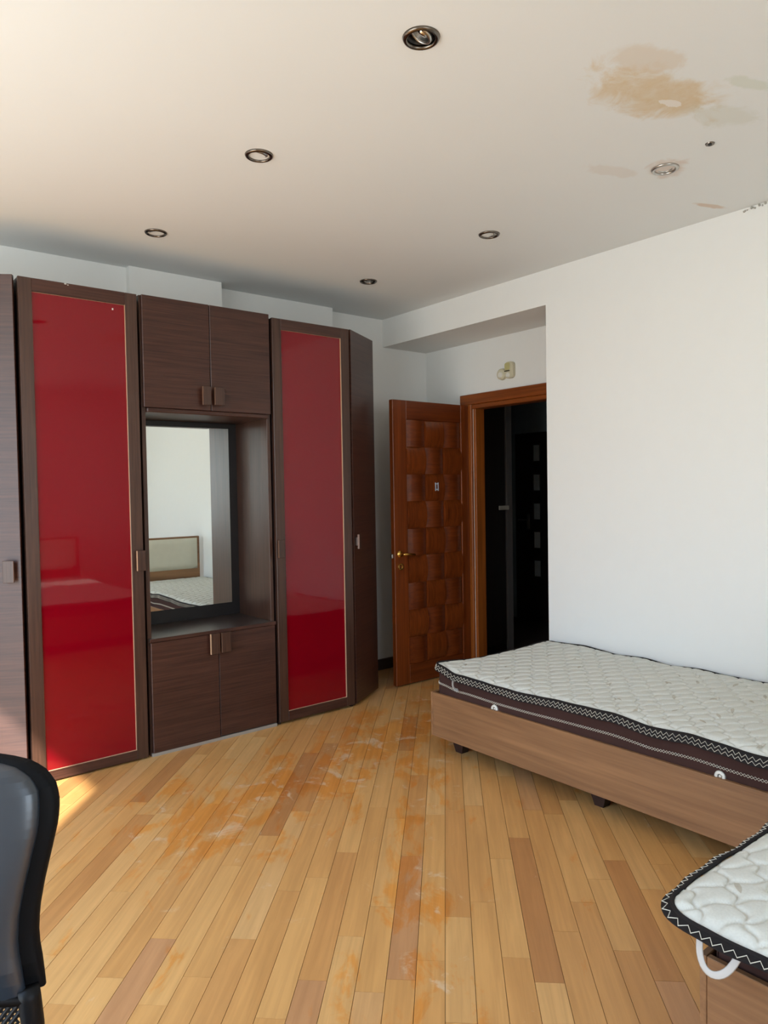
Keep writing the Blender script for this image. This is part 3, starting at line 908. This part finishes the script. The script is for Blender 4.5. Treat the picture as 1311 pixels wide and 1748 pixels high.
# ------------------------------------------------------------------ ceiling downlights
LN = ['downlight nearest the camera, alone above the room centre', 'second downlight of the row nearest the red cabinets, counted from the camera', 'downlight closest to the left red door and mirror cabinet',
      'downlight above the right end of the wardrobe', 'downlight between the stained one and the wardrobe end', 'pale downlight ringed by a faint stain near the brown patch']
tilt = [(0.35, 0.4), (0.3, 0.1), (0.1, -0.2), (-0.2, 0.2), (0.2, 0.3), (-0.1, 0.25)]
for (lx, ly), lab, (ta, tb) in zip(LIGHTS, LN, tilt):
    L = thing('ceiling_downlight', 'round ' + lab, 'downlight', (lx, ly, ZC), 'recessed ceiling downlights')
    T0 = Matrix.Translation((lx, ly, ZC))
    obj('trim_ring', B().lathe([(0.040, 0.002), (0.041, -0.006), (0.046, -0.009), (0.053, -0.006), (0.056, 0.0), (0.050, 0.001)], 32, T0, close=True), M['steel'] if (lx, ly) == LIGHTS[5] else M['chrome_dark'], L, smooth=True, recalc=True)
    obj('housing', B().lathe([(0.041, 0.0), (0.040, 0.03), (0.030, 0.055), (0.0, 0.06), (0.0, 0.062), (0.032, 0.058), (0.0425, 0.031), (0.0430, 0.0)], 32, T0, close=True), M['socket_black'], L, smooth=True, recalc=True)
    T1 = T0 @ Matrix.Translation((0, 0, 0.010)) @ Matrix.Scale(1.14, 4) @ Matrix.Rotation(ta, 4, 'X') @ Matrix.Rotation(tb, 4, 'Y')
    obj('lamp_ring', B().lathe([(0.0235, -0.004), (0.026, -0.007), (0.0305, -0.004), (0.0315, 0.004), (0.026, 0.008), (0.0235, 0.004)], 28, T1, close=True), M['steel'], L, smooth=True, recalc=True)
    rf = obj('reflector', B().lathe([(0.0232, -0.001), (0.019, 0.010), (0.010, 0.020), (0.0, 0.023)], 24, T1), M['reflector'], L, smooth=True, recalc=True)
    obj('capsule', B().lathe([(0.0, -0.001), (0.004, 0.0), (0.005, 0.006), (0.004, 0.018), (0.0, 0.019)], 12, T1), M['white_plastic'], rf, smooth=True)


# ------------------------------------------------------------------ beds and mattresses
def bed(label, x0, x1, y0, y1, zb, zt, head_label, hx=(0.0, 0.0)):
    r = thing('single_bed', label, 'bed', ((x0 + x1) / 2, (y0 + y1) / 2, 0))
    t_ = 0.016
    obj('side_rail', B().box(x0, x0 + t_, y0, y1 - t_ - .001, zb, zt), M['oak'], r, 0.0015)
    obj('side_rail', B().box(x1 - t_, x1, y0, y1 - t_ - .001, zb, zt), M['oak'], r, 0.0015)
    obj('foot_board', B().box(x0, x1, y1 - t_, y1, zb, zt), M['oak_x'], r, 0.0015)
    obj('platform', B().box(x0 + t_ + .001, x1 - t_ - .001, y0, y1 - t_ - .002, zb + .10, zb + .118), M['oak_x'], r)
    for fx in (x0 + 0.085, x1 - 0.16):
        for fy in (y1 - 0.16, y1 - 1.03, y0 + 0.10):
            T = Matrix.Translation((fx, fy, 0))
            b = B()
            b.v += [tuple(T @ Vector(p)) for p in ((0.012, 0.028, 0), (0.058, 0.028, 0), (0.058, 0.072, 0), (0.012, 0.072, 0), (0, 0, zb - .001), (0.07, 0, zb - .001), (0.07, 0.10, zb - .001), (0, 0.10, zb - .001))]
            b.f += [(0, 3, 2, 1), (4, 5, 6, 7), (0, 1, 5, 4), (1, 2, 6, 5), (2, 3, 7, 6), (3, 0, 4, 7)]
            # carried by the platform through a block
            b.box(fx + 0.01, fx + 0.06, fy + 0.02, fy + 0.08, zb - .001, zb + .0995)
            obj('leg', b, M['foot'], r)
    hb = obj('headboard', B().box(x0 + hx[0], x1 + hx[1], y0 - 0.045, y0 - 0.001, 0.0, 0.925), M['oak_x'], r, 0.006)
    # cushioned panel on the headboard
    P = []
    n_ = 14
    for i in range(n_):
        row = []
        for j in range(n_):
            s_, u_ = j / (n_ - 1), i / (n_ - 1)
            e = min(1.0, (min(s_, 1 - s_) * 14) ** .5, (min(u_, 1 - u_) * 8) ** .5)
            row.append((x0 + hx[0] + .03 + (x1 + hx[1] - x0 - hx[0] - .06) * s_, y0 - .001 + 0.030 * e, 0.560 + 0.345 * u_))
        P.append(row)
    obj('headboard_pad', B().grid(P), M['cream_pad'], r, smooth=True, label=head_label)
    return r


bed('oak-look single bed along the right wall with cream padded headboard', 2.600, 3.578, 0.63, 2.845, 0.093, 0.327, 'cream padded headboard panel', (0.0, -0.045))
bed('oak-look single bed at the lower right, cut by the photo edge', 1.560, 2.535, -1.30, 0.815, 0.093, 0.345, 'cream padded headboard panel')


def mattress(label, x0, x1, y0, y1, zb, zt, edgez, res, flange=0.024, drop=0.014, R=0.05, ins=0.006, seedp=0.0, rings=(), straps=(), rows=(0.45,)):
    """quilted top, fabric border, bound flange with zigzag stitching; edgez(s-point) lifts or sags the rim"""
    r = thing('mattress', label, 'mattress', ((x0 + x1) / 2, (y0 + y1) / 2, zb))
    W, L = x1 - x0, y1 - y0
    nx, ny = int(W / res) + 1, int(L / res) + 1
    X, Y = np.meshgrid(np.linspace(0, W, nx), np.linspace(0, L, ny))
    # rounded corners by a square-to-disc map
    ax = np.where(X < R, (X - R) / R, np.where(X > W - R, (X - W + R) / R, 0.0)); ay = np.where(Y < R, (Y - R) / R, np.where(Y > L - R, (Y - L + R) / R, 0.0))
    ax2 = ax * np.sqrt(1 - ay * ay / 2); ay2 = ay * np.sqrt(1 - ax * ax / 2)
    Xr = np.where(ax < 0, R + ax2 * R, np.where(ax > 0, W - R + ax2 * R, X)); Yr = np.where(ay < 0, R + ay2 * R, np.where(ay > 0, L - R + ay2 * R, Y))
    gx, gy = Xr + x0, Yr + y0
    # quilt: two families of waving seams crossing as long diamonds
    def fam(sign):
        th, sp = (rad(39.7), 0.090) if sign > 0 else (rad(32.7), 0.072)
        nrm = (-sin(th) * sign * 1.0, cos(th)); al = (cos(th), sin(th) * sign)
        p = gx * nrm[0] + gy * nrm[1]; q = gx * al[0] + gy * al[1]
        p = p + (0.0085 if sign > 0 else 0.005) * np.sin(q * 2 * PI / (0.0755 if sign > 0 else 0.0943) + (0 if sign > 0 else 1.3)) + 0.01 * seedp
        f = (p / sp) % 1.0
        return np.minimum(f, 1 - f) * sp
    d = np.minimum(fam(1), fam(-1))
    pil = 1 - np.exp(-d / 0.0075)
    seam = np.exp(-(d / 0.0035) ** 2)
    dist = np.minimum(np.minimum(X, W - X), np.minimum(Y, L - Y))
    ez = edgez(gx, gy)
    soft = np.exp(-dist / 0.09)
    z = zt + 0.0075 * pil * np.clip(dist / 0.03, 0.15, 1) - 0.0025 * seam - 0.014 * np.exp(-dist / 0.022) + ez * soft
    V = np.stack([gx, gy, z], -1)
    b = B(); b.v = V.reshape(-1, 3).tolist()
    idx = np.arange(nx * ny).reshape(ny, nx)
    b.f = np.stack([idx[:-1, :-1], idx[:-1, 1:], idx[1:, 1:], idx[1:, :-1]], -1).reshape(-1, 4).tolist()
    obj('quilted_top', b, M['ticking'], r, smooth=True, origin=((x0 + x1) / 2, (y0 + y1) / 2, zb))

    # rim polyline with outward normals
    rim = []
    for cx, cy, a0 in ((x1 - R, y1 - R, 0), (x0 + R, y1 - R, 90), (x0 + R, y0 + R, 180), (x1 - R, y0 + R, 270)):
        for i in range(10):
            a = rad(a0 + 90 * i / 9); rim.append((cx + R * cos(a), cy + R * sin(a), cos(a), sin(a)))
    dense = []
    STEP = 0.0125
    for i in range(len(rim)):
        p, q = rim[i], rim[(i + 1) % len(rim)]
        dd = math.hypot(q[0] - p[0], q[1] - p[1]); k = max(1, int(round(dd / STEP)))
        for j in range(k):
            f = j / k; nxx, nyy = p[2] + (q[2] - p[2]) * f, p[3] + (q[3] - p[3]) * f; h = math.hypot(nxx, nyy)
            dense.append((p[0] + (q[0] - p[0]) * f, p[1] + (q[1] - p[1]) * f, nxx / h, nyy / h))
    # resample evenly so the stitches close round the rim
    pts = np.array(dense); seg = np.hypot(*(np.roll(pts[:, :2], -1, 0) - pts[:, :2]).T); cum = np.concatenate([[0], np.cumsum(seg)])
    N = int(cum[-1] / STEP) // 2 * 2
    tq = np.linspace(0, cum[-1], N, endpoint=False)
    ext = np.vstack([pts, pts[:1]])
    Q = np.stack([np.interp(tq, cum, ext[:, k]) for k in range(4)], -1)
    ezr = edgez(Q[:, 0], Q[:, 1])
    zr = zt - 0.013 + ezr
    wig = 0.004 * np.sin(tq * 17.0) + 0.003 * np.sin(tq * 41.0 + 1)

    def rail(out, dz, wv=1.0):
        return [(q[0] + q[2] * (out + wv * w_), q[1] + q[3] * (out + wv * w_), z_ + dz) for q, z_, w_ in zip(Q, zr, wig)]
    # side border
    def side(out, zz):
        return [(q[0] + q[2] * out, q[1] + q[3] * out, zz if zz is not None else z_ - 0.006) for q, z_ in zip(Q, zr)]
    zm = (zb + zt) / 2
    b = B(); A = side(-min(ins, .02), None); M1 = side(-ins - 0.004, zt - 0.05); M2 = side(-ins - 0.001, zm - .01); Bt = side(-ins - 0.006, zb + 0.006)
    b.strip(M1, A, True).strip(M2, M1, True).strip(Bt, M2, True)
    n0 = len(b.v); b.v += [tuple(p) for p in side(-ins - 0.012, zb)]; b.f.append(tuple(range(n0, n0 + N))[::-1])
    b.strip(side(-ins - 0.012, zb), Bt, True)
    sb = obj('side_border', b, M['brown_fabric'], r, smooth=True, recalc=True)
    # piping and flange
    b = B(); b.tube(rail(0.002, 0.003, 0.6), 0.0055, 6, True)
    b.strip(rail(0.004, 0.002), rail(flange, -drop), True)
    b.strip(rail(flange, -drop - .003), rail(0.004, -0.003), True)
    b.strip(rail(flange, -drop), rail(flange, -drop - .003), True)
    obj('binding', b, M['black_tape'], r, smooth=True, autosm=0.9, label='black bound edge with a flared flange')

    def zig(railA, railB, w_=0.0024, lift=(0, 0, 0.0012), every=1):
        b = B(); k = len(railA)
        path = [Vector(railA[i]) if (i // every) % 2 == 0 else Vector(railB[i]) for i in range(0, k, every)]
        path = [p + Vector(lift) for p in path]
        b.tube(path, w_ * 0.55, 4, True)
        return b
    if drop > 0.02:
        b = zig(rail(0.0085, -drop * .08), rail(0.0135, -drop * .50)); b2 = zig(rail(0.0138, -drop * .56), rail(flange, -drop * .97))
        n0 = len(b.v); b.v += b2.v; b.f += [tuple(i + n0 for i in q) for q in b2.f]
    else:
        b = zig(rail(0.011, -drop * .35), rail(flange - .001, -drop * .97))
    obj('zigzag_stitching', b, M['stitch'], sb, label='ivory zigzag stitching on the flange')
    for k_, fr in enumerate(rows):
        h = 0.011
        zz = zb + (zt - zb) * fr
        so = -ins + 0.001 - (0.004 * max(0, fr - .5) * 3)
        ra = [(q[0] + q[2] * so, q[1] + q[3] * so, zz + h / 2 + (ezr_ * .6 if fr > .5 else 0)) for q, ezr_ in zip(Q, ezr)]
        rb = [(q[0] + q[2] * so, q[1] + q[3] * so, zz - h / 2 + (ezr_ * .6 if fr > .5 else 0)) for q, ezr_ in zip(Q, ezr)]
        bx = zig(ra, rb, 0.0022); b2 = zig(rb, ra, 0.0022, (0, 0, 0.0008))
        n0 = len(bx.v); bx.v += b2.v; bx.f += [tuple(i + n0 for i in q) for q in b2.f]
        obj('zigzag_stitching', bx, M['stitch'], sb, label='ivory zigzag stitching on the border')
    for (px_, py_, pz_, nx_, ny_) in rings:
        T = Matrix.Translation((px_, py_, pz_)) @ Vector((nx_, ny_, 0)).to_track_quat('Z', 'Y').to_matrix().to_4x4()
        obj('vent_ring', B().lathe([(0.008, 0.0), (0.009, 0.006), (0.014, 0.009), (0.020, 0.006), (0.022, 0.0)], 20, T, close=True).lathe([(0.0, 0.005), (0.005, 0.004), (0.006, 0.0), (0.0, 0.0)], 12, T), M['white_plastic'], sb, smooth=True, recalc=True, label='white vent ring')
    for path, wd in straps:
        b = B(); b.tube(path, wd, 8, squash=(1.0, 0.16))
        obj('carry_strap', b, M['white_strap'], r, smooth=True, label='white webbing carry strap')
    return r


def ez1(x, y):
    near = np.exp(-((x - 2.61) / 0.22) ** 2)
    far = np.exp(-((x - 3.56) / 0.22) ** 2)
    ys = np.linspace(0.5, 3.0, 126)
    kn = np.interp(ys, [0.5, 0.9, 1.145, 1.243, 1.389, 1.48, 1.573, 1.622, 1.741, 1.90, 2.024, 2.20, 2.413, 2.596, 2.669, 2.73, 2.80, 3.0],
                   [0.0, 0.004, -.003, 0.0, .010, .004, -.005, .003, .013, .008, .004, -.005, -.006, .004, -.002, .020, .030, .032])
    kf = np.interp(ys, [0.5, 1.2, 1.52, 1.73, 1.87, 2.02, 2.17, 2.33, 2.55, 2.75, 3.0], [0, .004, .004, .004, .012, -.001, .016, .004, .022, .012, .01])
    g = np.exp(-np.linspace(-2, 2, 7) ** 2); g /= g.sum()
    kn = np.convolve(np.pad(kn, 3, mode='edge'), g, 'valid'); kf = np.convolve(np.pad(kf, 3, mode='edge'), g, 'valid')
    return near * np.interp(y, ys, kn) + far * np.interp(y, ys, kf)


def ez2(x, y):
    return 0.006 * np.sin(x * 7 + y * 3) * 0.6 - 0.008 * np.exp(-(((x - 1.53) / 0.2) ** 2)) * np.exp(-((y - .45) / .2) ** 2)


def bez(*p):
    out = []
    for i in range(17):
        t_ = i / 16
        out.append(tuple((1 - t_) ** 3 * a + 3 * t_ * (1 - t_) ** 2 * b_ + 3 * t_ * t_ * (1 - t_) * c_ + t_ ** 3 * d_ for a, b_, c_, d_ in zip(*p)))
    return out


mattress('quilted ivory mattress with brown border on the bed along the wall', 2.612, 3.568, 0.645, 2.832, 0.205, 0.459, ez1, 0.0046, seedp=0.3, flange=0.017, drop=0.029,
         rings=((2.618, 2.40, 0.329, -1, 0), (2.618, 1.285, 0.330, -1, 0)), rows=(0.61,),
         straps=((bez((2.585, 2.655, .425), (2.572, 2.652, .40), (2.575, 2.642, .378), (2.603, 2.638, .376)), 0.011),
                 (bez((2.580, 1.09, .432), (2.555, 1.085, .40), (2.560, 1.05, .35), (2.606, 1.00, .352)), 0.012)))
mattress('quilted ivory mattress whose rounded corner juts over the nearer bed', 1.490, 2.550, -1.285, 0.877, 0.212, 0.462, ez2, 0.0046, seedp=0.0, flange=0.026, drop=0.007, R=0.09, ins=0.092, rows=(0.66,),
         straps=((bez((1.490, 0.775, .440), (1.472, 0.785, .345), (1.470, 0.715, .345), (1.492, 0.690, .440)), 0.008),))

# ------------------------------------------------------------------ office chair at the lower left
CHO = Vector((0.101, 1.302, 0))
CHA = rad(51.0) + PI                   # seat faces the camera side
# local axes: fwd (towards camera), lat
cf = Vector((cos(CHA), sin(CHA), 0)); cl = Vector((sin(CHA), -cos(CHA), 0)) * -1


def cp(l, f, z):
    """lateral (positive towards picture right), forward (positive towards the camera), height"""
    p = CHO + Vector((0.777, -0.629, 0)) * l + Vector((-0.629, -0.777, 0)) * f
    return (p.x, p.y, z)


oc = thing('office_chair', 'black office chair with padded upper back and mesh lower back', 'chair', tuple(CHO))
PROF = [(0.52, .205), (0.56, .204), (0.60, .203), (0.64, .199), (0.68, .193), (0.72, .186), (0.76, .187), (0.80, .193), (0.85, .203), (0.89, .2105), (0.92, .211), (0.945, .205), (0.965, .190), (0.982, .165), (0.994, .125), (1.0, .07), (1.002, 0.0)]


def half(z):
    return float(np.interp(z, [p[0] for p in PROF], [p[1] for p in PROF]))


def lean(z):
    return -0.10 * (z - 0.55) - 0.05 * ((z - 0.75) / .25) ** 2 * .4


# lower frame: tube round the mesh, reaching up behind the pad
inset = 0.0165
zs = [0.655, 0.64, 0.62, 0.60, 0.56, 0.52]
frm = [cp(half(z) - inset - (0.012 if z > .7 else 0), lean(z) - (0.012 if z > .7 else 0), z) for z in zs] + [cp(.17, lean(.49), .496), cp(-.17, lean(.49), .496)] + [cp(-half(z) + inset + (0.012 if z > .7 else 0), lean(z) - (0.012 if z > .7 else 0), z) for z in zs[::-1]]
obj('back_frame', B().tube(frm, 0.0165, 10), M['black_plastic'], oc, smooth=True)
# padded upper panel
NS = 44


def pad_mesh(sidein, topin, fr, bk, off, pw):
    b = B(); rings_ = []
    zt_ = 1.001 - topin
    for i in range(27):
        z = 0.646 + (zt_ - 0.646) * (1 - (1 - i / 26) ** 1.6)
        hw = max(half(min(z + topin * max(0, (z - .80) / .2), 1.002)) - sidein * (1.0 if z < .92 else max(.45, 1 - (z - .92) / .075 * .55)), 0.012)
        k_ = min(1.0, ((zt_ + .0005 - z) / 0.030)) ** .5 if z > zt_ - .03 else 1.0
        k_ = max(k_, .2) * min(1.0, (i * .25 + .55))
        ring = []
        for j in range(NS):
            a = 2 * PI * j / NS
            ca, sa = cos(a), sin(a)
            x_ = hw * (1 if ca > 0 else -1) * abs(ca) ** .42
            y_ = (1 if sa > 0 else -1) * abs(sa) ** pw * (fr if sa > 0 else bk) * k_
            ring.append(cp(x_, lean(z) + y_ + off - 0.30 * x_ * x_, z))
        rings_.append(ring)
    for A_, B_ in zip(rings_, rings_[1:]):
        b.strip(A_, B_, True)
    n0 = len(b.v); b.v += rings_[0] + rings_[-1]; b.f.append(tuple(range(n0, n0 + NS))[::-1]); b.f.append(tuple(range(n0 + NS, n0 + 2 * NS)))
    return b


obj('back_shell', pad_mesh(0.0, 0.0, 0.020, 0.024, -.008, .55), M['shell'], oc, smooth=True, recalc=True, autosm=1.2)
obj('padded_panel', pad_mesh(0.020, 0.003, 0.026, 0.006, .010, .62), M['leather'], oc, smooth=True, recalc=True, autosm=1.2, label='smooth blue-black padded upper panel')
obj('cross_bar', B().tube([cp(-half(.64) + .02, lean(.64) + .006, .641), cp(0, lean(.64) + .016, .641), cp(half(.64) - .02, lean(.64) + .006, .641)], 0.009, 8), M['black_plastic'], oc, smooth=True)
# woven lower mesh
b = B()
zl0, zl1, sp_ = 0.505, 0.632, 0.011
for k_ in range(-40, 60):
    for sg in (1, -1):
        seg_ = []
        for q in range(13):
            z = zl0 + (zl1 - zl0) * q / 12; l = k_ * sp_ + sg * (z - zl0) * 0.8
            if abs(l) < half(z) - .03: seg_.append(cp(l, lean(z) + .002 + .0012 * sg, z))
        if len(seg_) > 1: b.tube(seg_, 0.0036 if sg > 0 else 0.0026, 4)
obj('mesh_panel', b, M['chair_mesh'], oc, kind='stuff', label='open black mesh')
# seat, post, base, castors
b = B()
seat = [(cp(0.235 * (abs(cos(a)) ** .55) * (1 if cos(a) > 0 else -1), 0.275 + 0.235 * (abs(sin(a)) ** .55) * (1 if sin(a) > 0 else -1), 0)) for a in [2 * PI * i / 40 for i in range(40)]]
sh = Vector(cp(0, 0.275, 0))
layers = []
for z, k in ((0.425, .90), (0.432, .98), (0.455, 1.0), (0.480, .98), (0.494, .90), (0.500, .6), (0.498, .2)):
    layers.append([(sh.x + (p[0] - sh.x) * k, sh.y + (p[1] - sh.y) * k, z) for p in seat])
for A_, B_ in zip(layers, layers[1:]): b.strip(A_, B_, True)
n0 = len(b.v); b.v += layers[0] + layers[-1]; b.f.append(tuple(range(n0, n0 + 40))[::-1]); b.f.append(tuple(range(n0 + 40, n0 + 80)))
obj('seat', b, M['leather'], oc, smooth=True, recalc=True, autosm=1.0)
obj('back_bracket', B().tube([cp(0, lean(.52) - .01, .60), cp(0, lean(.5) - .02, .47), cp(0, .02, .412), cp(0, .2, .405)], 0.022, 10, squash=(.5, 1.6)), M['black_plastic'], oc, smooth=True)
pc = Vector(cp(0, .26, 0))
obj('post', B().lathe([(0.0, .09), (.030, .09), (.030, .26), (.019, .26), (.019, .40), (.07, .405), (.08, .424), (0, .424)], 20, Matrix.Translation((pc.x, pc.y, 0))), M['black_plastic'], oc, smooth=True, autosm=.7)
for i in range(5):
    a = 2 * PI * i / 5 + .3; dx, dy = cos(a), sin(a)
    lg = obj('leg', B().tube([(pc.x + dx * .02, pc.y + dy * .02, .110), (pc.x + dx * .15, pc.y + dy * .15, .095), (pc.x + dx * .29, pc.y + dy * .29, .072)], [.026, .021, .016], 8), M['black_plastic'], oc, smooth=True)
    cx_, cy_ = pc.x + dx * .285, pc.y + dy * .285
    T = Matrix.Translation((cx_, cy_, .027)) @ Matrix.Rotation(a, 4, 'Z') @ Matrix.Rotation(PI / 2, 4, 'X')
    obj('castor', B().lathe([(0, -.022), (.022, -.022), (.027, -.016), (.027, -.004), (.012, -.003), (.012, .003), (.027, .004), (.027, .016), (.022, .022), (0, .022)], 18, T), M['black_plastic'], lg, smooth=True, autosm=.7)
